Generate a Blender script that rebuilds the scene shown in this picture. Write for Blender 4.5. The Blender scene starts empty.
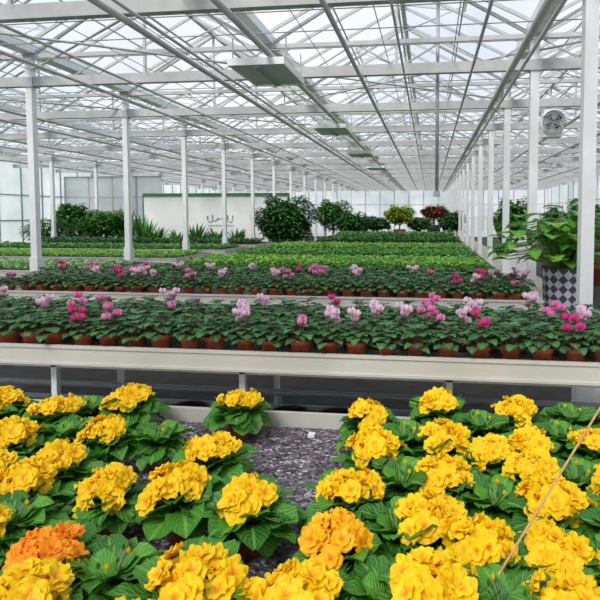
import bpy, math, random
from mathutils import Vector, Matrix
random.seed(7)
R=random.random
def U(a,b): return a+(b-a)*R()

# ------------------------------------------------------------ materials
def s2l(c):
    return tuple(((x/255)/12.92 if x/255<=.04045 else ((x/255+.055)/1.055)**2.4) for x in c)+(1,)
def newmat(name):
    m=bpy.data.materials.new(name); m.use_nodes=True
    nt=m.node_tree; b=nt.nodes['Principled BSDF']; return m,nt,b
def plain(name,c,rough=.5,metal=0,noise=0,scale=8,bump=0,trans=0):
    m,nt,b=newmat(name); b.inputs['Roughness'].default_value=rough; b.inputs['Metallic'].default_value=metal
    col=s2l(c)
    tc=nt.nodes.new('ShaderNodeTexCoord'); n=nt.nodes.new('ShaderNodeTexNoise'); n.inputs['Scale'].default_value=scale
    n.inputs['Detail'].default_value=5
    nt.links.new(tc.outputs['Object'],n.inputs['Vector'])
    r=nt.nodes.new('ShaderNodeValToRGB'); nt.links.new(n.outputs['Fac'],r.inputs['Fac'])
    k=noise
    r.color_ramp.elements[0].position=.3; r.color_ramp.elements[1].position=.7
    r.color_ramp.elements[0].color=tuple(x*(1-k) for x in col[:3])+(1,)
    r.color_ramp.elements[1].color=tuple(min(1,x*(1+k)) for x in col[:3])+(1,)
    nt.links.new(r.outputs['Color'],b.inputs['Base Color'])
    if bump:
        bp=nt.nodes.new('ShaderNodeBump'); bp.inputs['Strength'].default_value=bump; bp.inputs['Distance'].default_value=.01
        nt.links.new(n.outputs['Fac'],bp.inputs['Height']); nt.links.new(bp.outputs['Normal'],b.inputs['Normal'])
    if trans:
        t=nt.nodes.new('ShaderNodeBsdfTranslucent'); nt.links.new(r.outputs['Color'],t.inputs[0])
        mx=nt.nodes.new('ShaderNodeMixShader'); mx.inputs[0].default_value=trans
        nt.links.new(b.outputs[0],mx.inputs[1]); nt.links.new(t.outputs[0],mx.inputs[2]); nt.links.new(mx.outputs[0],nt.nodes['Material Output'].inputs[0])
    return m
def math_node(nt,op,a,b=None,c=None):
    n=nt.nodes.new('ShaderNodeMath'); n.operation=op
    for i,v in enumerate((a,b,c)):
        if v is None: continue
        if isinstance(v,(int,float)): n.inputs[i].default_value=v
        else: nt.links.new(v,n.inputs[i])
    return n.outputs[0]
def mixc(nt,f,a,b):
    n=nt.nodes.new('ShaderNodeMix'); n.data_type='RGBA'
    if isinstance(f,(int,float)): n.inputs[0].default_value=f
    else: nt.links.new(f,n.inputs[0])
    for s,v in ((6,a),(7,b)):
        if isinstance(v,tuple): n.inputs[s].default_value=v
        else: nt.links.new(v,n.inputs[s])
    return n.outputs[2]
def leafmat(name,c1,c2,vein=None,rough=.45,trans=.2,veins=True,rim=None):
    m,nt,b=newmat(name); b.inputs['Roughness'].default_value=rough
    g=nt.nodes.new('ShaderNodeNewGeometry')
    col=mixc(nt,g.outputs['Random Per Island'],s2l(c1),s2l(c2))
    if veins:
        uv=nt.nodes.new('ShaderNodeUVMap'); sp=nt.nodes.new('ShaderNodeSeparateXYZ'); nt.links.new(uv.outputs[0],sp.inputs[0])
        au=math_node(nt,'ABSOLUTE',math_node(nt,'SUBTRACT',sp.outputs[0],.5))
        mid=math_node(nt,'LESS_THAN',au,.045)
        w=math_node(nt,'SINE',math_node(nt,'MULTIPLY',math_node(nt,'SUBTRACT',sp.outputs[1],math_node(nt,'MULTIPLY',au,.8)),48))
        side=math_node(nt,'MULTIPLY',math_node(nt,'MAXIMUM',math_node(nt,'SUBTRACT',w,.55),0),.8)
        f=math_node(nt,'MAXIMUM',math_node(nt,'MULTIPLY',mid,.6),side)
        col=mixc(nt,f,col,s2l(vein or c2))
        bp=nt.nodes.new('ShaderNodeBump'); bp.inputs['Strength'].default_value=.6; bp.inputs['Distance'].default_value=.003
        bp.invert=True
        nt.links.new(math_node(nt,'MAXIMUM',mid,w),bp.inputs['Height']); nt.links.new(bp.outputs['Normal'],b.inputs['Normal'])
    nt.links.new(col,b.inputs['Base Color'])
    if trans:
        t=nt.nodes.new('ShaderNodeBsdfTranslucent'); nt.links.new(col,t.inputs[0])
        mx=nt.nodes.new('ShaderNodeMixShader'); mx.inputs[0].default_value=trans
        out=nt.nodes['Material Output']
        nt.links.new(b.outputs[0],mx.inputs[1]); nt.links.new(t.outputs[0],mx.inputs[2]); nt.links.new(mx.outputs[0],out.inputs[0])
    return m
def petalmat(name,base,tip,c2,trans=.3,k=2.2):
    m,nt,b=newmat(name); b.inputs['Roughness'].default_value=.6
    uv=nt.nodes.new('ShaderNodeUVMap'); sp=nt.nodes.new('ShaderNodeSeparateXYZ'); nt.links.new(uv.outputs[0],sp.inputs[0])
    g=nt.nodes.new('ShaderNodeNewGeometry')
    tipc=mixc(nt,g.outputs['Random Per Island'],s2l(tip),s2l(c2))
    f=math_node(nt,'MINIMUM',math_node(nt,'MULTIPLY',sp.outputs[1],k),1)
    col=mixc(nt,f,s2l(base),tipc)
    nt.links.new(col,b.inputs['Base Color'])
    t=nt.nodes.new('ShaderNodeBsdfTranslucent'); nt.links.new(col,t.inputs[0])
    mx=nt.nodes.new('ShaderNodeMixShader'); mx.inputs[0].default_value=trans
    nt.links.new(b.outputs[0],mx.inputs[1]); nt.links.new(t.outputs[0],mx.inputs[2]); nt.links.new(mx.outputs[0],nt.nodes['Material Output'].inputs[0])
    return m

M={}
M['white']=plain('painted_white_steel',(230,232,233),.4,0,.04)
M['steel']=plain('galvanised_steel',(160,166,170),.45,.2,.1,20)
M['roofsteel']=plain('roof_steel',(184,185,185),.5,0,.08)
M['alu']=plain('bench_aluminium',(196,194,187),.45,.05,.08,3)
M['terra']=plain('terracotta_plastic',(176,88,54),.6,0,.12,30)
M['terra2']=plain('terracotta_dark',(154,70,42),.6,0,.15,30)
M['soil']=plain('potting_soil',(50,38,30),.95,0,.5,80,.6)
M['concrete']=plain('concrete_slab',(160,157,150),.8,0,.2,2,.1)
M['shade_floor']=plain('shade_darkened_floor',(44,43,42),.9,0,.35,6,.2)  # floor colour darkened to paint in the shade under the benches
M['wallwhite']=plain('white_panel',(242,244,244),.6,0,.03,2)
M['dkgreen']=plain('green_trim',(70,128,84),.6)
M['black']=plain('black_plastic',(28,30,32),.5)
M['ink']=plain('ink_lettering',(120,128,134),.8)
M['panel']=plain('grey_polycarbonate_panel',(196,202,198),.6,0,.05,trans=.35)
M['cane']=plain('bamboo',(190,152,92),.6,0,.2,30)
M['bark']=plain('bark',(96,76,56),.9,0,.3,30,.5)
M['prim_leaf']=leafmat('primrose_leaf',(46,108,32),(92,162,50),(134,188,86),.42,.2)
M['cyc_leaf']=leafmat('cyclamen_leaf',(32,80,38),(70,122,64),(120,158,116),.5,.12)
M['stem']=leafmat('stem_green',(110,140,70),(130,150,80),veins=False,trans=0)
M['cstem']=leafmat('cyclamen_stem',(130,70,70),(120,100,70),veins=False,trans=0)
M['yellow']=petalmat('yellow_petal',(242,142,0),(255,210,0),(255,224,4),.3,1.8)
M['orange']=petalmat('orange_petal',(235,95,0),(254,156,6),(255,172,16),.28)
M['gold']=petalmat('golden_petal',(235,125,0),(254,190,4),(255,206,16),.28,1.9)
M['mag']=petalmat('magenta_petal',(170,20,90),(226,50,140),(235,90,165))
M['pink']=petalmat('pink_petal',(200,60,130),(236,120,186),(242,160,208))
M['pale']=petalmat('pale_petal',(210,90,150),(240,200,226),(246,226,240))
M['seed']=leafmat('seedling_leaf',(96,160,44),(140,198,68),veins=False,trans=.25)
M['seed2']=leafmat('herb_leaf',(62,124,38),(96,162,54),veins=False,trans=.2)
M['seed3']=leafmat('dark_herb_leaf',(38,86,36),(68,122,48),veins=False,trans=.2)
M['pale_leaf']=leafmat('pale_seedling',(110,160,90),(150,190,120),veins=False,trans=.2)
M['bush']=leafmat('bush_leaf',(48,106,38),(96,158,60),veins=False,trans=.2)
M['bushd']=leafmat('dark_bush_leaf',(38,92,36),(76,134,58),veins=False,trans=.18)
M['bigleaf']=leafmat('broad_leaf',(70,144,44),(128,192,72),(160,205,110),.35,.3)
M['redleaf']=leafmat('red_leaf',(120,64,54),(164,96,70),veins=False,trans=.2)
M['ylw_leaf']=leafmat('lime_leaf',(130,170,50),(190,210,70),veins=False,trans=.3)
M['redflower']=plain('red_flower',(190,50,60),.6)
def gravel():
    m,nt,b=newmat('gravel_mat'); b.inputs['Roughness'].default_value=.7
    tc=nt.nodes.new('ShaderNodeTexCoord')
    v=nt.nodes.new('ShaderNodeTexVoronoi'); v.inputs['Scale'].default_value=80; nt.links.new(tc.outputs['Object'],v.inputs['Vector'])
    n=nt.nodes.new('ShaderNodeTexNoise'); n.inputs['Scale'].default_value=9; n.inputs['Detail'].default_value=8; n.inputs['Roughness'].default_value=.7; nt.links.new(tc.outputs['Object'],n.inputs['Vector'])
    sp=nt.nodes.new('ShaderNodeSeparateColor'); nt.links.new(v.outputs['Color'],sp.inputs[0])
    r=nt.nodes.new('ShaderNodeValToRGB'); nt.links.new(sp.outputs[0],r.inputs['Fac'])
    e=r.color_ramp.elements; e[0].position=0; e[0].color=s2l((50,46,52)); e[1].position=1; e[1].color=s2l((220,213,222))
    x=e.new(.35); x.color=s2l((98,90,99)); x=e.new(.8); x.color=s2l((142,132,144))
    r2=nt.nodes.new('ShaderNodeValToRGB'); nt.links.new(n.outputs['Fac'],r2.inputs['Fac'])
    r2.color_ramp.elements[0].position=.4; r2.color_ramp.elements[0].color=(.33,.32,.33,1); r2.color_ramp.elements[1].position=.58; r2.color_ramp.elements[1].color=(1,1,1,1)
    mx=nt.nodes.new('ShaderNodeMix'); mx.data_type='RGBA'; mx.blend_type='MULTIPLY'; mx.inputs[0].default_value=1
    nt.links.new(r.outputs[0],mx.inputs[6]); nt.links.new(r2.outputs[0],mx.inputs[7]); nt.links.new(mx.outputs[2],b.inputs['Base Color'])
    bp=nt.nodes.new('ShaderNodeBump'); bp.inputs['Strength'].default_value=.8; bp.inputs['Distance'].default_value=.006; bp.invert=True
    nt.links.new(v.outputs['Distance'],bp.inputs['Height']); nt.links.new(bp.outputs['Normal'],b.inputs['Normal'])
    return m
M['gravel']=gravel()
def diamond():
    m,nt,b=newmat('diamond_basket'); b.inputs['Roughness'].default_value=.7
    uv=nt.nodes.new('ShaderNodeUVMap'); sc=nt.nodes.new('ShaderNodeMapping'); sc.inputs['Scale'].default_value=(20,15,1)
    mp=nt.nodes.new('ShaderNodeMapping'); mp.inputs['Rotation'].default_value=(0,0,math.radians(45))
    c=nt.nodes.new('ShaderNodeTexChecker'); c.inputs['Scale'].default_value=1; c.inputs[1].default_value=s2l((60,62,70)); c.inputs[2].default_value=s2l((176,176,186))
    nt.links.new(uv.outputs[0],sc.inputs[0]); nt.links.new(sc.outputs[0],mp.inputs[0]); nt.links.new(mp.outputs[0],c.inputs[0]); nt.links.new(c.outputs[0],b.inputs['Base Color'])
    return m
M['diamond']=diamond()
def glass(name,alpha,col):
    m=bpy.data.materials.new(name); m.use_nodes=True; nt=m.node_tree; nt.nodes.clear()
    o=nt.nodes.new('ShaderNodeOutputMaterial'); t=nt.nodes.new('ShaderNodeBsdfTransparent'); t.inputs[0].default_value=(.96,.975,.99,1)
    d=nt.nodes.new('ShaderNodeBsdfTranslucent'); d.inputs[0].default_value=s2l(col)
    tc=nt.nodes.new('ShaderNodeTexCoord'); n=nt.nodes.new('ShaderNodeTexNoise'); n.inputs['Scale'].default_value=.6; n.inputs['Detail'].default_value=5
    nt.links.new(tc.outputs['Object'],n.inputs['Vector'])
    f=math_node(nt,'MULTIPLY',n.outputs['Fac'],alpha*2)
    mx=nt.nodes.new('ShaderNodeMixShader'); nt.links.new(f,mx.inputs[0]); nt.links.new(t.outputs[0],mx.inputs[1]); nt.links.new(d.outputs[0],mx.inputs[2]); nt.links.new(mx.outputs[0],o.inputs[0])
    return m
M['glass']=glass('roof_glass',.16,(212,220,228))
def frosted():
    m=bpy.data.materials.new('frosted_wall_glass'); m.use_nodes=True; nt=m.node_tree; nt.nodes.clear()
    o=nt.nodes.new('ShaderNodeOutputMaterial'); d=nt.nodes.new('ShaderNodeBsdfTranslucent')
    e=nt.nodes.new('ShaderNodeBsdfDiffuse'); tc=nt.nodes.new('ShaderNodeTexCoord'); n=nt.nodes.new('ShaderNodeTexNoise'); n.inputs['Scale'].default_value=.5; n.inputs['Detail'].default_value=6
    nt.links.new(tc.outputs['Object'],n.inputs['Vector']); r=nt.nodes.new('ShaderNodeValToRGB'); nt.links.new(n.outputs['Fac'],r.inputs[0])
    r.color_ramp.elements[0].position=.35; r.color_ramp.elements[0].color=s2l((206,218,212)); r.color_ramp.elements[1].position=.6; r.color_ramp.elements[1].color=s2l((246,248,250))
    nt.links.new(r.outputs[0],e.inputs[0]); nt.links.new(r.outputs[0],d.inputs[0])
    mx=nt.nodes.new('ShaderNodeMixShader'); mx.inputs[0].default_value=.2; nt.links.new(d.outputs[0],mx.inputs[1]); nt.links.new(e.outputs[0],mx.inputs[2]); nt.links.new(mx.outputs[0],o.inputs[0])
    return m
M['wallglass']=frosted()

# ------------------------------------------------------------ mesh builder
class MB:
    def __init__(s): s.v=[];s.f=[];s.m=[];s.uv=[];s.mats=[];s.sm=[]
    def mi(s,k):
        if k not in s.mats: s.mats.append(k)
        return s.mats.index(k)
    def add(s,vs,fs,mat,uvs=None,smooth=False):
        o=len(s.v); s.v+= [tuple(v) for v in vs]; s.uv+= uvs if uvs else [(0.,0.)]*len(vs)
        i=s.mi(mat)
        for f in fs: s.f.append(tuple(o+a for a in f)); s.m.append(i); s.sm.append(smooth)
    def box(s,x0,x1,y0,y1,z0,z1,mat):
        vs=[(x0,y0,z0),(x1,y0,z0),(x1,y1,z0),(x0,y1,z0),(x0,y0,z1),(x1,y0,z1),(x1,y1,z1),(x0,y1,z1)]
        s.add(vs,[(0,3,2,1),(4,5,6,7),(0,1,5,4),(1,2,6,5),(2,3,7,6),(3,0,4,7)],mat)
    def beam(s,a,b,w,mat,h=None):
        a=Vector(a);b=Vector(b);d=(b-a).normalized(); h=h or w
        up=Vector((0,0,1)) if abs(d.z)<.95 else Vector((0,1,0))
        x=d.cross(up).normalized()*w/2; y=x.normalized().cross(d)*h/2
        vs=[a-x-y,a+x-y,a+x+y,a-x+y,b-x-y,b+x-y,b+x+y,b-x+y]
        s.add(vs,[(0,3,2,1),(4,5,6,7),(0,1,5,4),(1,2,6,5),(2,3,7,6),(3,0,4,7)],mat)
    def tube(s,pts,r,mat,n=8,r2=None,cap=True):
        pts=[Vector(p) for p in pts]; vs=[];fs=[]
        for i,p in enumerate(pts):
            d=(pts[min(i+1,len(pts)-1)]-pts[max(i-1,0)]).normalized()
            up=Vector((0,0,1)) if abs(d.z)<.9 else Vector((1,0,0))
            x=d.cross(up).normalized(); y=x.cross(d)
            rr=r if r2 is None else r+(r2-r)*i/(len(pts)-1)
            for k in range(n):
                a=2*math.pi*k/n; vs.append(p+x*math.cos(a)*rr+y*math.sin(a)*rr)
        for i in range(len(pts)-1):
            for k in range(n): fs.append((i*n+k,i*n+(k+1)%n,(i+1)*n+(k+1)%n,(i+1)*n+k))
        if cap: fs.append(tuple(range(n))[::-1]); fs.append(tuple((len(pts)-1)*n+k for k in range(n)))
        s.add(vs,fs,mat,smooth=True)
    def lathe(s,prof,mat,c=(0,0,0),n=20,capb=True,uvs=False):
        vs=[];fs=[];uv=[]
        for j,(r,z) in enumerate(prof):
            for k in range(n+1):
                a=2*math.pi*k/n; vs.append((c[0]+r*math.cos(a),c[1]+r*math.sin(a),c[2]+z)); uv.append((k/n,j/(len(prof)-1)))
        q=n+1
        for i in range(len(prof)-1):
            for k in range(n): fs.append((i*q+k,i*q+k+1,(i+1)*q+k+1,(i+1)*q+k))
        if capb: fs.append(tuple(range(n))[::-1])
        s.add(vs,fs,mat,uv,smooth=True)
    def leaf(s,base,az,L,W,e0,e1,mat,nu=4,nv=6,fold=.25,ruf=.0,shape='ob',twist=0):
        base=Vector(base); vs=[];uv=[];fs=[]
        p=Vector(base); ph=U(0,6)
        ca,sa=math.cos(az),math.sin(az)
        for j in range(nv+1):
            t=j/nv; e=e0+(e1-e0)*t
            if j: p=p+Vector((ca*math.cos(e),sa*math.cos(e),math.sin(e)))*L/nv
            if shape=='ob': w=.12+ (math.sin(math.pi*min(1,t**1.3)))**.65*.9 if t<1 else 0.12
            elif shape=='heart': w=[.55,.95,1.,.9,.7,.4,.05][int(round(t*6))] if nv==6 else math.sin(math.pi*(.2+.8*t))
            else: w=math.sin(math.pi*(t*.97+.03))**.8
            w*=W/2
            side=Vector((-sa,ca,0)); nrm=Vector((-ca*math.sin(e),-sa*math.sin(e),math.cos(e)))
            side=side*math.cos(twist)+nrm*math.sin(twist)
            for i in range(nu+1):
                u=i/nu*2-1
                z=abs(u)*fold*w + ruf*W*math.sin(ph+t*14+u*3)*abs(u)
                vs.append(p+side*u*w+nrm*z); uv.append((i/nu,t))
        q=nu+1
        for j in range(nv):
            for i in range(nu): fs.append((j*q+i,j*q+i+1,(j+1)*q+i+1,(j+1)*q+i))
        s.add(vs,fs,mat,uv,smooth=True)
    def petal(s,c,n,ang,L,W,lift,mat,ruf=.12,nu=4,nv=4,notch=.12):
        c=Vector(c); n=Vector(n).normalized()
        x=n.orthogonal().normalized(); y=n.cross(x)
        d=x*math.cos(ang)+y*math.sin(ang); sd=n.cross(d)
        vs=[];uv=[];fs=[];ph=U(0,6)
        for j in range(nv+1):
            t=j/nv
            w=W/2*(.18+.95*math.sin(math.pi*min(.8,t*.72)))
            for i in range(nu+1):
                u=i/nu*2-1
                rr=L*t*(1-notch*(1-abs(u))*(t>.9)-.18*u*u*t)
                z=lift*L*t*(1-.5*t)+ruf*L*t*math.sin(ph+u*4.5+t*2)
                vs.append(c+d*rr+sd*u*w+n*z); uv.append((i/nu,t))
        q=nu+1
        for j in range(nv):
            for i in range(nu): fs.append((j*q+i,j*q+i+1,(j+1)*q+i+1,(j+1)*q+i))
        s.add(vs,fs,mat,uv,smooth=True)
    def mesh(s,name):
        me=bpy.data.meshes.new(name); me.from_pydata(s.v,[],s.f)
        for k in s.mats: me.materials.append(M[k])
        me.polygons.foreach_set('material_index',s.m); me.polygons.foreach_set('use_smooth',s.sm)
        ul=me.uv_layers.new(name='UVMap'); flat=[]
        for f in s.f:
            for a in f: flat+=s.uv[a]
        ul.data.foreach_set('uv',flat); me.update(); return me
    def obj(s,name,loc=(0,0,0),parent=None):
        return place(s.mesh(name),name,loc,parent=parent)
def place(me,name,loc=(0,0,0),rz=0,sc=(1,1,1),parent=None):
    o=bpy.data.objects.new(name,me); o.location=loc; o.rotation_euler=(0,0,rz); o.scale=sc
    bpy.context.scene.collection.objects.link(o)
    if parent: o.parent=parent
    return o
def empty(name,loc=(0,0,0)):
    o=bpy.data.objects.new(name,None); o.location=loc; bpy.context.scene.collection.objects.link(o); return o

def pot(mb,r,h,mat='terra'):
    mb.lathe([(r*.72,0),(r*.9,h*.72),(r*.98,h*.72),(r*1.03,h*.76),(r*1.05,h*.98),(r*1.0,h),(r*.93,h*.98),(r*.92,h*.86)],mat,n=20)
    mb.lathe([(r*.93,h*.86),(0.001,h*.9)],'soil',n=20,capb=False)

# ------------------------------------------------------------ primrose
def primrose(seed,col,bloom=True):
    random.seed(seed); mb=MB(); pot(mb,.066,.12,'terra')
    zt=.11
    for ring,(n,e0,L,W) in enumerate([(9,.25,.18,.112),(10,.55,.18,.112),(8,.85,.15,.098),(6,1.05,.115,.08)]):
        for i in range(n):
            az=2*math.pi*(i+ring*.5)/n+U(-.3,.3)
            mb.leaf((math.cos(az)*.01,math.sin(az)*.01,zt+ring*.004),az,L*U(.8,1.14),W*U(.85,1.15),e0+U(-.1,.25),e0-U(.5,1.15),'prim_leaf',4,7,fold=U(.1,.4),ruf=.08,twist=U(-.4,.4))
    if bloom:
        n=random.randint(13,17)
        ex=U(.85,1.3); ea=U(0,3.14); sub=(U(-.025,.025),U(-.02,.02))
        for i in range(n):
            a=i*2.399+U(-.35,.35); rr=math.sqrt((i+.3)/n)*U(.85,1.12)
            nx=math.cos(a)*rr; ny=math.sin(a)*rr
            px=nx*math.cos(ea)+ny*math.sin(ea); px*=ex-1
            nx2=nx+px*math.cos(ea); ny2=ny+px*math.sin(ea)
            c=Vector((nx2*.1+sub[0],ny2*.1+sub[1],.228-.045*rr*rr+U(-.018,.02)))
            nrm=Vector((nx*.75+U(-.4,.4),ny*.75+U(-.4,.4)-.25,1.0-.3*rr))
            mb.tube([(nx*.015,ny*.015,zt),(c.x*.6,c.y*.6,.16),tuple(c)],.0024,'stem',5)
            fr=U(.038,.049); off=U(0,6)
            for k in range(6): mb.petal(c,nrm,off+k*2*math.pi/6,fr*U(.88,1.1),fr*1.2,U(.0,.45),col,ruf=.2,nu=6,nv=5)
            for k in range(4): mb.petal(c+nrm.normalized()*.004,nrm,off+.4+k*2*math.pi/4,fr*.62,fr*.85,U(.5,.9),col,ruf=.25)
    for i in range(4):
        a=U(0,6.28); c=Vector((math.cos(a)*.05,math.sin(a)*.05,.19))
        mb.tube([(0,0,zt),tuple(c)],.0022,'stem',5)
        for k in range(4): mb.leaf(c,k*1.57,.022,.014,1.0,2.0,'prim_leaf' if i%2 else col,2,3,shape='ell')
    return mb.mesh('primrose_'+col)
def cyclamen(seed,col,nf):
    random.seed(seed); mb=MB(); pot(mb,.056,.09,'terra2' if seed%2 else 'terra')
    n=34
    for i in range(n):
        a=i*2.399; rr=math.sqrt((i+.5)/n)
        x=math.cos(a)*rr*.1; y=math.sin(a)*rr*.1; z=.18-.08*rr*rr+U(-.02,.02)
        mb.tube([(x*.15,y*.15,.08),(x*.7,y*.7,z-.02),(x,y,z)],.0015,'cstem',4,cap=False)
        az=a+U(-.5,.5); e=.45-.75*rr
        mb.leaf((x-math.cos(az)*.02,y-math.sin(az)*.02,z),az,U(.052,.068),U(.052,.068),e+.15,e-.35,'cyc_leaf',4,6,fold=U(.05,.25),ruf=.04,shape='heart')
    for i in range(nf):
        a=U(0,6.28); q=U(.0,.065); x=math.cos(a)*q; y=math.sin(a)*q; z=U(.17,.24)
        mb.tube([(x*.2,y*.2,.08),(x*.8,y*.8,z-.03),(x,y,z)],.0016,'cstem',5,cap=False)
        off=U(0,6)
        for k in range(5):
            az=off+k*1.2566
            mb.leaf((x,y,z),az,.045,.03,U(.4,.8),U(1.5,1.8),col,3,5,fold=-.3,ruf=.08,shape='ell',twist=.4)
    return mb.mesh('cyclamen')

# camera -----------------------------------------------------------------
CH=1.5
cam=bpy.data.cameras.new('camera'); co=bpy.data.objects.new('camera',cam); bpy.context.scene.collection.objects.link(co)
co.location=(0,0,CH); co.rotation_euler=(math.radians(87),0,math.radians(7)); cam.lens=31.2; cam.sensor_width=36
cam.shift_x=-.11; cam.shift_y=-.0967; cam.clip_start=.05; cam.clip_end=200
bpy.context.scene.camera=co

# floor --------------------------------------------------------------------
X0,X1,Y0,Y1=-14.5,7.6,-3,36
mb=MB(); mb.box(X0,X1,Y0,Y1,-.1,0,'shade_floor')
mb.box(1.25,2.6,Y0+.2,Y1-.2,0,.012,'concrete'); mb.obj('floor')

# benches --------------------------------------------------------------------
def bench(name,x0,x1,y0,y1,zt,rim=.11,top='alu',legs=1.1,tz=None):
    mb=MB(); t=.018; tz=tz or zt-.035
    mb.box(x0+t,x1-t,y0+t,y1-t,tz-.025,tz,top)
    for (a,b,c,d) in ((x0,x1,y0,y0+t),(x0,x1,y1-t,y1),(x0,x0+t,y0+t,y1-t),(x1-t,x1,y0+t,y1-t)):
        mb.box(a,b,c,d,zt-rim,zt,'alu')
    mb.box(x0-.006,x1+.006,y0-.008,y0,zt-.016,zt+.002,'alu'); mb.box(x0-.006,x1+.006,y0-.008,y0,zt-rim,zt-rim+.014,'alu')
    mb.box(x0-.006,x1+.006,y1,y1+.008,zt-.016,zt+.002,'alu')
    n=max(2,int((x1-x0)/legs)+1)
    ya,yb=y0+.12,y1-.12
    for i in range(n):
        x=x0+.25+(x1-x0-.5)*i/(n-1)
        for y in (ya,yb): mb.beam((x,y,0),(x,y,zt-.06),.035,'white')
        mb.beam((x,ya,zt-rim-.04),(x,yb,zt-rim-.04),.03,'white'); mb.beam((x,ya,.12),(x,yb,.12),.03,'white')
    for y in (ya,yb): mb.beam((x0+.1,y,zt-rim-.03),(x1-.1,y,zt-rim-.03),.035,'white')
    return mb.obj(name)
bench('plant_bench',-2.9,1.7,.35,2.70,.43,.12,'gravel',tz=.355)
bench('plant_bench',-3.7,1.55,2.755,3.66,.74,.115)
bench('plant_bench',-4.4,1.0,4.72,5.66,.74,.09)
ZS=.74-.035
mb=MB(); mb.tube([(-3.6,3.36,.3),(1.5,3.36,.3)],.022,'steel'); mb.tube([(-3.6,3.36,.2),(1.5,3.36,.2)],.022,'steel')
for x in (-3.4,-2.2,-1.0,.2,1.3): mb.beam((x,3.36,0),(x,3.36,.33),.02,'steel')
mb.obj('heating_pipe_rail')
# primroses (positions on the bench, metres) -----------------------------------
prim=[(-1.776,2.003,'y',0.9),(-1.806,2.284,'y',1.1),(-1.524,2.459,'y',1.1),(-1.403,2.091,'y',0.6),(-1.41,1.811,'y',0.8),(-1.117,1.67,'y',0.6),(-1.435,1.689,'y',0.7),(-0.968,2.513,'y',0.9),(-0.885,1.983,'y',1),(-0.858,1.687,'y',1.1),(-0.598,1.652,'y',1.1),(-1.064,1.341,'o',0.75),(-1.001,1.166,'y',1.1),(-0.628,1.241,'y',1.3),(-0.341,1.218,'y',1.2),(-0.278,2.419,'y',1),(0.056,2.567,'y',1),(0.427,2.531,'y',0.8),(-0.204,2.066,'y',1),(-0.26,1.72,'y',1),
(.08,2.23,'y',1.1),(.07,1.91,'y',1.2),(.43,2.2,'y',.8),(.39,1.95,'y',.8),(.43,1.75,'y',1.1),(.7,2.24,'y',.8),(.02,1.61,'y',1.1),(.17,1.5,'y',.9),(.37,1.49,'y',1.2),(-.25,1.49,'g',.8),(.02,1.31,'y',1.1),(.35,1.26,'y',1.1),
(-1.67,1.7,'y',1),(-1.36,1.38,'y',1),(-2.17,2.19,'y',1),(.7,1.88,'y',1),(.59,1.48,'y',1),(.93,2.5,'y',1),(-.7,1.01,'y',1),(-.06,1.07,'y',1),(.15,1.09,'y',1),(-.85,.94,'y',1),(-2.17,2.39,'y',.7),
(-.1,2.26,'n',.6),(-.1,1.89,'n',.7),(-.1,1.62,'n',.7),(.23,1.82,'n',.8),(.25,2.1,'y',.6),(.24,2.42,'n',.6),(-.1,1.32,'n',.7),(.2,1.31,'n',.8),(.56,2.,'n',.6),(.58,2.35,'n',.6),(-1.2,2.15,'n',.5),(-1.33,1.47,'n',.8),(-.87,1.3,'n',.6),(-1.76,2.44,'n',.5),(.68,2.57,'n',.6),(.6,1.66,'n',.8),(-1.62,2.15,'n',.6)]
vy=[primrose(s,'yellow') for s in (1,2,3,4,5,6)]; vo=primrose(11,'orange'); vg=primrose(12,'gold'); vn=primrose(13,'yellow',False)
random.seed(5)
for i,(x,y,c,sz) in enumerate(prim):
    me=vo if c=='o' else vg if c=='g' else vn if c=='n' else vy[i%6]
    k=.86+.25*(sz-.6)
    place(me,'potted_primrose',(x,y,.356),U(-.8,.8),(k,k,U(.92,1.04)))
# cyclamens -------------------------------------------------------------------
cy={'n':[cyclamen(s,'pink',0) for s in (20,21,22)],'p':[cyclamen(31,'pink',5),cyclamen(34,'pink',3)],'m':[cyclamen(32,'mag',4),cyclamen(35,'mag',3)],'w':[cyclamen(33,'pale',5),cyclamen(36,'pale',4)]}
random.seed(9)
special=[(-2.04,0,'m'),(-1.09,0,'w'),(-.72,0,'p'),(-.31,1,'w'),(0,1,'p'),(.31,0,'m'),(.8,0,'m'),(-1.86,3,'w'),(-2.3,3,'p'),(-.7,3,'m'),(-1.7,2,'p'),(-1.0,2,'w'),(.05,3,'p'),(.6,3,'w')]
root=empty('potted_cyclamens')
for row,y in enumerate((2.85,3.04,3.25,3.47)):
    x=-3.55+(.08 if row%2 else 0)
    while x<1.45:
        t='n'
        for sx,sr,st in special:
            if sr==row and abs(sx-x)<.085: t=st
        if t=='n' and R()<.1: t=random.choice('ppww')
        s=U(.94,1.1)
        place(random.choice(cy[t]),'potted_cyclamen',(x+U(-.012,.012),y+U(-.012,.012),ZS+.001),U(0,6.28),(s,s,s),root)
        x+=.166
root=empty('potted_cyclamens')
for row,y in enumerate((4.84,5.05,5.27,5.5)):
    x=-4.28+(.08 if row%2 else 0)
    while x<.95:
        t='n'
        if R()<.3: t=random.choice('pwwwm')
        s=U(.92,1.05)
        place(random.choice(cy[t]),'potted_cyclamen',(x+U(-.012,.012),y+U(-.012,.012),ZS+.001),U(0,6.28),(s,s,s),root)
        x+=.175
mb=MB(); A=Vector((.05,1.25,.40)); B=Vector((.95,2.1,1.27))
mb.tube([A+(B-A)*i/8 for i in range(9)],.0035,'cane',8)
for i in range(1,8): mb.tube([A+(B-A)*(i/8-.002),A+(B-A)*(i/8+.002)],.0044,'cane',8)
mb.obj('bamboo_cane')

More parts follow.
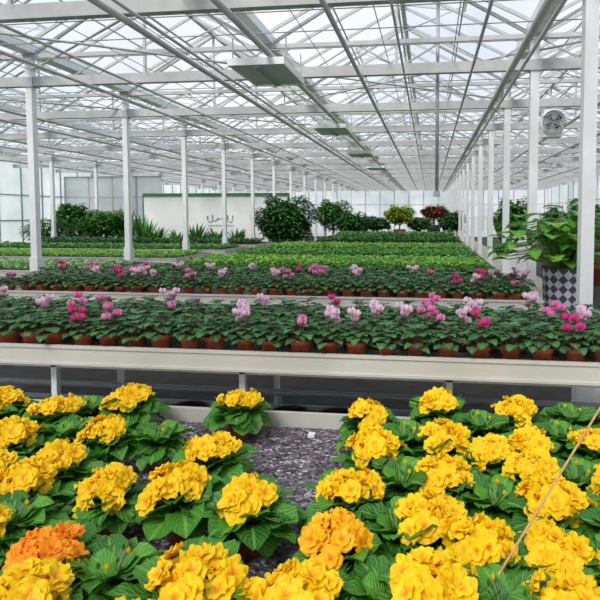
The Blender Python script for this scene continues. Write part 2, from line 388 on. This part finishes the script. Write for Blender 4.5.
# seedling beds ----------------------------------------------------------------
def tufts(mb,x0,x1,y0,y1,z,n,size,mat,hh):
    for _ in range(n):
        mb.leaf((U(x0,x1),U(y0,y1),z+U(0,hh)),U(0,6.28),size*U(.7,1.2),size*.5,U(.3,1.2),U(-.3,.4),mat,2,2,fold=.3,shape='ell')
def bed(x0,x1,y0,y1,mat,n,size=.09,hh=.06,flower=None):
    b=bench('plant_bench',x0,x1,y0,y1,.74,.09,legs=1.6)
    mb=MB(); e=.03+size
    nx=int((x1-x0)/.5)
    for i in range(nx):
        a=x0+.03+(x1-x0-.06)*i/nx; mb.box(a+.005,a+(x1-x0-.06)/nx-.005,y0+.03,y1-.03,ZS+.001,ZS+.035,'black')
    tufts(mb,x0+e,x1-e,y0+e,y1-e,ZS+.03,n,size,mat,hh)
    if flower: tufts(mb,x0+e,x1-e,y0+e,y1-e,ZS+.09,n//12,size*.5,flower,.04)
    mb.obj('seedling_trays')
bed(-3.9,.95,6.05,7.05,'seed3',3000,.1,.07)
bed(-3.9,.95,7.4,9.0,'seed',4400)
bed(-3.9,.95,9.4,11.,'seed2',3600)
bed(-3.9,.95,11.4,13.2,'seed',3600,.1)
bed(-3.3,.95,13.9,15.8,'seed3',3000,.12,.1)
bed(-3.3,.95,16.4,19,'seed2',3000,.14,.15,'redflower')
bed(-11,-4.4,6.45,7.9,'pale_leaf',4400,.08,.04)
bed(-11,-4.4,8.6,10.1,'seed',4400,.08,.05)
bed(-11,-4.4,10.8,12.2,'seed2',3600,.1)
bed(-11,-4.4,12.8,14.2,'seed3',3400,.12,.1)

# greenhouse structure --------------------------------------------------------
rows=[2.0+2.1*i for i in range(0,17)]
rows=[y for y in rows if y<Y1]
GZ=3.55; RZ=4.45
def column(x,y,w=.095):
    mb=MB(); mb.box(-w/2,w/2,-w/2,w/2,0,GZ-.05,'white'); mb.box(-w*.8,w*.8,-w*.8,w*.8,.0,.02,'steel')
    mb.box(-w*.66,w*.66,-w*.66,w*.66,.02,.95 if x<0 else .5,'white')
    mb.box(-w*.8,w*.8,-w*.7,w*.7,GZ-.42,GZ-.3,'roofsteel')
    mb.obj('steel_column',(x,y,0))
for y in rows:
    if y>3: 
        column(1.17,y); column(-5.1,y,.085)
    if y>8: column(-11.4,y,.09)
    if y>8: column(7.2,y,.09)
gx=[-14.5,-11.4,-8.25,-5.1,-1.97,1.17,4.3,7.43]
mb=MB()
for x in gx:
    mb.box(x-.09,x+.09,Y0,Y1,GZ,GZ+.03,'white'); mb.box(x-.09,x-.07,Y0,Y1,GZ+.031,GZ+.1,'white'); mb.box(x+.07,x+.09,Y0,Y1,GZ+.031,GZ+.1,'white')
mb.obj('roof_gutters')
mb=MB()
for y in rows:
    mb.beam((gx[0],y,3.2),(gx[-1],y,3.2),.08,'roofsteel',.12)
    mb.beam((gx[0],y,3.52),(gx[-1],y,3.52),.05,'roofsteel',.05)
    x=gx[0]; k=0
    while x<gx[-1]-.01:
        nx=x+3.14/6
        mb.tube([(x,y,3.22 if k%2 else 3.52),(nx,y,3.52 if k%2 else 3.22)],.012,'roofsteel',5); x=nx;k+=1
mb.obj('roof_trusses')
mbg=MB(); mbb=MB()
for i in range(len(gx)-1):
    a,b=gx[i],gx[i+1]; m=(a+b)/2
    mbg.add([(a,Y0,GZ+.1),(a,Y1,GZ+.1),(m,Y1,RZ),(m,Y0,RZ)],[(0,1,2,3)],'glass')
    mbg.add([(b,Y0,GZ+.1),(b,Y1,GZ+.1),(m,Y1,RZ),(m,Y0,RZ)],[(3,2,1,0)],'glass')
    mbb.beam((m,Y0,RZ),(m,Y1,RZ),.06,'roofsteel')
    y=Y0; k=0
    while y<Y1:
        w=.022
        mbb.beam((a,y,GZ+.08),(m,y,RZ-.02),w,'roofsteel',.04); mbb.beam((b,y,GZ+.08),(m,y,RZ-.02),w,'roofsteel',.04)
        if k%4==1 and y<30:
            sgn=1 if (k//4)%2 else -1
            e=a if sgn<0 else b
            p=lambda t,up:(m+(e-m)*t,0,RZ+(GZ+.1-RZ)*t+up)
            hi=p(.02,.02); lo=p(.55,.32)
            for yy in (y,y+.7,y+1.4): mbb.beam((hi[0],yy,hi[2]),(lo[0],yy,lo[2]),.025,'roofsteel')
            mbb.beam((lo[0],y,lo[2]),(lo[0],y+1.4,lo[2]),.03,'roofsteel')
            for yy in (y+.2,y+1.2): mbb.tube([(m,yy,RZ-.45),(lo[0],yy,lo[2])],.012,'roofsteel',5)
        y+=.7;k+=1
    for t in (.5,):
        for e in (a,b): mbb.tube([(m+(e-m)*t,Y0,RZ+(GZ+.1-RZ)*t-.04),(m+(e-m)*t,Y1,RZ+(GZ+.1-RZ)*t-.04)],.012,'roofsteel',5)
    mbb.tube([(m,Y0,RZ-.45),(m,Y1,RZ-.45)],.016,'roofsteel',6)
    for y in rows:
        mbb.beam((a,y,3.52),(m,y,RZ-.03),.035,'roofsteel'); mbb.beam((b,y,3.52),(m,y,RZ-.03),.035,'roofsteel')
        mbb.beam((m,y,3.2),(m,y,RZ),.03,'roofsteel')
mbg.obj('roof_glazing'); mbb.obj('roof_glazing_bars')
mb=MB()
for x,z,r in ((-4.2,3.1,.02),(-3.6,3.1,.015),(-2.5,3.1,.03),(-2.35,3.1,.015),(-1.60,3.1,.03),(-.82,3.12,.024),(-.3,3.1,.012),(.45,3.1,.016),(.85,3.05,.035),(1.0,3.12,.02),(2.4,3.1,.025),(3.3,3.1,.02),(-6.5,3.1,.025),(-7.2,3.1,.025),(-9,3.1,.025),(-10,3.1,.02),(-12.5,3.1,.025),(5,3.1,.025)):
    mb.tube([(x,Y0+.1,z),(x,Y1-.1,z)],r,'roofsteel',8)
mb.obj('overhead_pipes')
# shade screen wires and diagonal wind braces
mb=MB()
y=2.5
while y<26:
    if min(abs(y-r) for r in rows)>.1: mb.tube([(gx[0]+.2,y,3.3),(gx[-1]-.2,y,3.3)],.006,'steel',4)
    y+=.52
x=-14
while x<7.2:
    mb.tube([(x,2.1,3.32),(x,34,3.32)],.005,'steel',4); x+=.75
mb.obj('shade_screen_wires')
mb=MB()
for i in range(0,len(rows)-2):
    a,b=rows[i],rows[i+1]
    for j,x in enumerate((-8.2,-5.05,-1.95,1.2,4.3)):
        if (i+j)%2: continue
        mb.tube([(x,a,3.27),(x+3.05,b,3.27)],.014,'roofsteel',5); mb.tube([(x+3.05,a,3.36),(x,b,3.36)],.014,'roofsteel',5)
mb.obj('wind_braces')
for y in (5.5,9.3,13.1,17.0):
    mb=MB(); mb.box(-.27,.27,-.4,.4,0,.05,'panel'); mb.box(-.29,-.27,-.42,.42,-.01,.06,'white'); mb.box(.27,.29,-.42,.42,-.01,.06,'white'); mb.box(-.27,.27,-.42,-.4,-.01,.06,'white'); mb.box(-.27,.27,.4,.42,-.01,.06,'white')
    mb.box(-.03,.03,-.38,.38,-.03,0,'steel')
    for a in (-.28,.28):
        for b in (-.3,.3): mb.beam((a,b,.05),(a,b,.3),.012,'steel')
    mb.obj('hanging_heater_panel',(-1.73,y,3.0))
mb=MB(); mb.tube([(0,0,1.75),(0,0,4.2)],.022,'steel',10); mb.box(-.04,.04,-.04,.04,1.72,1.78,'steel'); mb.obj('downpipe',(.08,6.35,0))
def wall(name,a,b,zt,pane=1.0,base=.4):
    a=Vector(a);b=Vector(b);L=(b-a).length;d=(b-a)/L;mb=MB()
    mb.add([a+Vector((0,0,base)),b+Vector((0,0,base)),b+Vector((0,0,zt)),a+Vector((0,0,zt))],[(0,1,2,3)],'wallglass')
    mb.beam(a+Vector((0,0,base/2)),b+Vector((0,0,base/2)),.1,'wallwhite',base)
    n=int(L/pane)
    for i in range(n+1):
        p=a+d*L*i/n; mb.beam(p,p+Vector((0,0,zt)),.05,'roofsteel')
    for z in (1.3,2.2,zt-.03): mb.beam(a+Vector((0,0,z)),b+Vector((0,0,z)),.04,'roofsteel')
    return mb.obj(name)
wall('wall_back',(X0,Y1,0),(X1,Y1,0),4.4,1.0)
wall('wall_left',(X0,Y0,0),(X0,Y1,0),3.6,1.0)
wall('wall_right',(X1,Y0,0),(X1,Y1,0),3.6,1.0)
wall('wall_glazed_partition',(-14.3,19,0),(-10.3,19,0),3.0,.85,.3)
wp=empty('wall_partition',(-7.55,17.6,0))
mb=MB(); mb.box(-2.65,2.65,0,.12,0,2.15,'wallwhite'); mb.box(-2.68,2.68,-.03,.15,2.15,2.26,'dkgreen'); mb.box(-2.69,-2.65,-.02,.14,0,2.15,'dkgreen'); mb.box(2.65,2.69,-.02,.14,0,2.15,'dkgreen'); mb.obj('panel',parent=wp)
# cursive handwriting
mb=MB(); random.seed(3)
pts=[]
for i in range(70):
    t=i/69; ph=t*34
    pts.append((-.3+t*1.0+.05*math.cos(ph),-.012,1.36+(.07+.07*math.sin(t*9))*math.sin(ph)))
mb.tube(pts,.011,'ink',5)
pts=[(-.25+.95*i/40,-.012,1.12+.025*math.sin(i*1.9)) for i in range(41)]
mb.tube(pts,.007,'ink',5)
mb.obj('lettering',parent=wp)

# shrubs ---------------------------------------------------------------------
def shrub(name,loc,rx,rz,zc,n,size,mat,potr=.2,poth=.35,long=False,potmat='terra'):
    mb=MB(); pot(mb,potr,poth,potmat)
    mb.tube([(0,0,poth*.9),(.02,.01,zc*.8),(0,0,zc)],.03,'bark',7,r2=.012)
    for i in range(9):
        a=U(0,6.28); mb.tube([(0,0,zc*.75),(math.cos(a)*rx*.5,math.sin(a)*rx*.5,zc+U(-.4,.5)*rz)],.012,'bark',5,r2=.004)
    for _ in range(n):
        while True:
            v=Vector((U(-1,1),U(-1,1),U(-1,1)))
            if .3<v.length<1: break
        k=1+.18*math.sin(v.x*7+v.z*5)
        mb.leaf((v.x*rx*k,v.y*rx*k,zc+v.z*rz*k),math.atan2(v.y,v.x)+U(-.8,.8),size*U(.7,1.3),size*(.22 if long else .55),U(-.2,1),U(-1,.2),mat,2,3,fold=.3,shape='ell')
    return mb.obj(name,loc)
def swordplant(name,loc,n,L,W,mat='bush'):
    mb=MB(); pot(mb,.17,.3,'terra')
    for i in range(n): mb.leaf((U(-.05,.05),U(-.05,.05),.27),U(0,6.28),L*U(.7,1.1),W,U(1.0,1.5),U(.8,1.3),mat,2,6,fold=.4,shape='ell')
    return mb.obj(name,loc)
random.seed(21)
shrub('potted_shrub',(-4.45,15.75,0),.85,.75,1.3,4200,.17,'bushd',.25,.4)
shrub('potted_shrub',(-10.2,15.4,0),.68,.42,1.2,3200,.14,'bush',.25,.4)
shrub('potted_shrub',(-3.0,20.3,0),.6,.5,1.1,2500,.16,'bushd')
shrub('potted_shrub',(-12.9,16.2,0),.6,.42,.95,1400,.22,'bushd',long=True)
shrub('potted_shrub',(-11.7,16.2,0),.4,.3,.9,900,.2,'seed3',long=True)
shrub('potted_shrub',(-4.6,24.5,0),.8,.7,1.5,2200,.2,'bush',.25,.5)
shrub('potted_shrub',(-13.2,17.9,0),.5,.5,1.4,1500,.2,'bush',.25,.5)
for x,y,L in ((-9.1,16.5,.85),(-8.4,16.5,.75),(-7.7,16.5,.95),(-7.0,16.5,.85),(-9.75,16.8,1.3),(-6.3,16.5,.8),(-10.9,17.6,1.5)):
    swordplant('sword_leaf_plant',(x,y,0),34,L,.11)
shrub('lime_foliage_plant',(-1.25,21.5,0),.5,.35,1.5,1600,.2,'ylw_leaf',.25,.9)
shrub('red_foliage_plant',(.15,20.5,0),.4,.22,1.6,1100,.18,'redleaf',.25,1.1,potmat='black')
shrub('potted_shrub',(.9,22,0),.5,.45,1.2,1500,.18,'bushd',.25,.6)
shrub('potted_shrub',(-.45,23,0),.5,.3,1.1,1300,.18,'bush',.25,.6)
shrub('potted_shrub',(-2.3,22.9,0),.6,.3,1.1,1300,.18,'bushd',.25,.6)
shrub('potted_shrub',(2.0,13,0),.4,.6,1.3,1800,.15,'bush',.22,.4)
shrub('potted_shrub',(2.3,9.3,0),.45,.4,1.2,1800,.14,'bushd',.2,.5)
shrub('potted_shrub',(3.4,11.5,0),.7,.6,1.2,2400,.17,'seed2',.25,.5)
shrub('potted_shrub',(3.1,7.6,0),.6,.35,1.2,2200,.16,'bush',.2,.5)
mb=MB(); mb.box(-.2,.2,-.2,.2,0,1.1,'wallwhite'); mb.box(-.19,.19,-.215,-.2,.05,1.06,'white'); mb.box(-.003,.003,-.22,-.214,.05,1.06,'steel'); mb.box(.03,.045,-.235,-.215,.5,.65,'steel'); mb.obj('storage_cabinet',(1.75,11.0,.012))
# broadleaf plant in patterned planter
mb=MB(); mb.lathe([(.15+.06*i/15,.97*i/15) for i in range(16)],'diamond',n=40); mb.lathe([(.21,.97),(.213,.985),(.2,.985),(.19,.92),(.001,.93)],'black',n=40,capb=False)
random.seed(8)
for i in range(160):
    a=U(0,6.28); q=U(.05,.66); z=1.0+U(.0,.62)*(1-q*.5)
    x,y=math.cos(a)*q*1.05,math.sin(a)*q*.55
    mb.tube([(x*.1,y*.1,.92),(x*.6,y*.6,z+.03),(x,y,z)],.005,'stem',5,cap=False)
    mb.leaf((x,y,z),a+U(-.8,.8),U(.15,.22),U(.14,.2),U(.2,.6),U(-1.0,-.2),'bigleaf',4,6,fold=.2,shape='heart')
mb.obj('broadleaf_plant_in_patterned_planter',(1.31,5.28,.012))
mb=MB()
mb.box(-.1,.1,0,.16,-.16,.14,'white'); mb.box(-.04,.04,.1,.26,.12,.18,'steel')
for r in (.12,.09,.06,.03):
    mb.tube([(r*math.cos(a*math.pi/12),-.05,r*math.sin(a*math.pi/12)) for a in range(25)],.005,'steel',5,cap=False)
for a in range(8): mb.tube([(0,-.05,0),(.12*math.cos(a*math.pi/4),-.05,.12*math.sin(a*math.pi/4))],.003,'steel',4)
mb.tube([(.125*math.cos(a*math.pi/12),-.02,.125*math.sin(a*math.pi/12)) for a in range(25)],.02,'white',6,cap=False)
for a in range(4):
    t=a*math.pi/2+.3
    mb.add([(0,-.03,0),(.1*math.cos(t),-.02,.1*math.sin(t)),(.1*math.cos(t+.7),-.035,.1*math.sin(t+.7))],[(0,1,2)],'black')
mb.beam((-.3,.3,.15),(.05,.2,.15),.03,'steel')
mb.obj('circulation_fan',(1.34,6.0,2.52))
random.seed(4)
for x,y in ((-1.5,3.05),(-.85,3.05),(-.55,3.05),(.5,3.05),(1.0,3.05)):
    mb=MB()
    for k in range(3): mb.lathe([(.09,k*.05),(.12,k*.05+.17),(.13,k*.05+.17),(.13,k*.05+.19),(.11,k*.05+.19)],'black',n=18)
    mb.obj('black_pot_stack',(x,y,.0))

# light ----------------------------------------------------------------------
w=bpy.data.worlds.new('overcast_sky'); bpy.context.scene.world=w; w.use_nodes=True; nt=w.node_tree
bg=nt.nodes['Background']; bg.inputs[1].default_value=1.0
tc=nt.nodes.new('ShaderNodeTexCoord'); n=nt.nodes.new('ShaderNodeTexNoise'); n.inputs['Scale'].default_value=2.5; n.inputs['Detail'].default_value=4
nt.links.new(tc.outputs['Generated'],n.inputs['Vector'])
r=nt.nodes.new('ShaderNodeValToRGB'); r.color_ramp.elements[0].color=s2l((208,214,226)); r.color_ramp.elements[1].color=s2l((240,241,243)); r.color_ramp.elements[0].position=.35; r.color_ramp.elements[1].position=.62
nt.links.new(n.outputs['Fac'],r.inputs['Fac']); nt.links.new(r.outputs[0],bg.inputs[0])
sl=bpy.data.lights.new('sun','SUN'); sl.energy=3.3; sl.angle=math.radians(20); sl.color=(1,.96,.88)
so=bpy.data.objects.new('sun',sl); so.rotation_euler=(math.radians(38),math.radians(-18),0); bpy.context.scene.collection.objects.link(so)
vs=bpy.context.scene.view_settings; vs.view_transform='Standard'; vs.look='None'; vs.exposure=.25
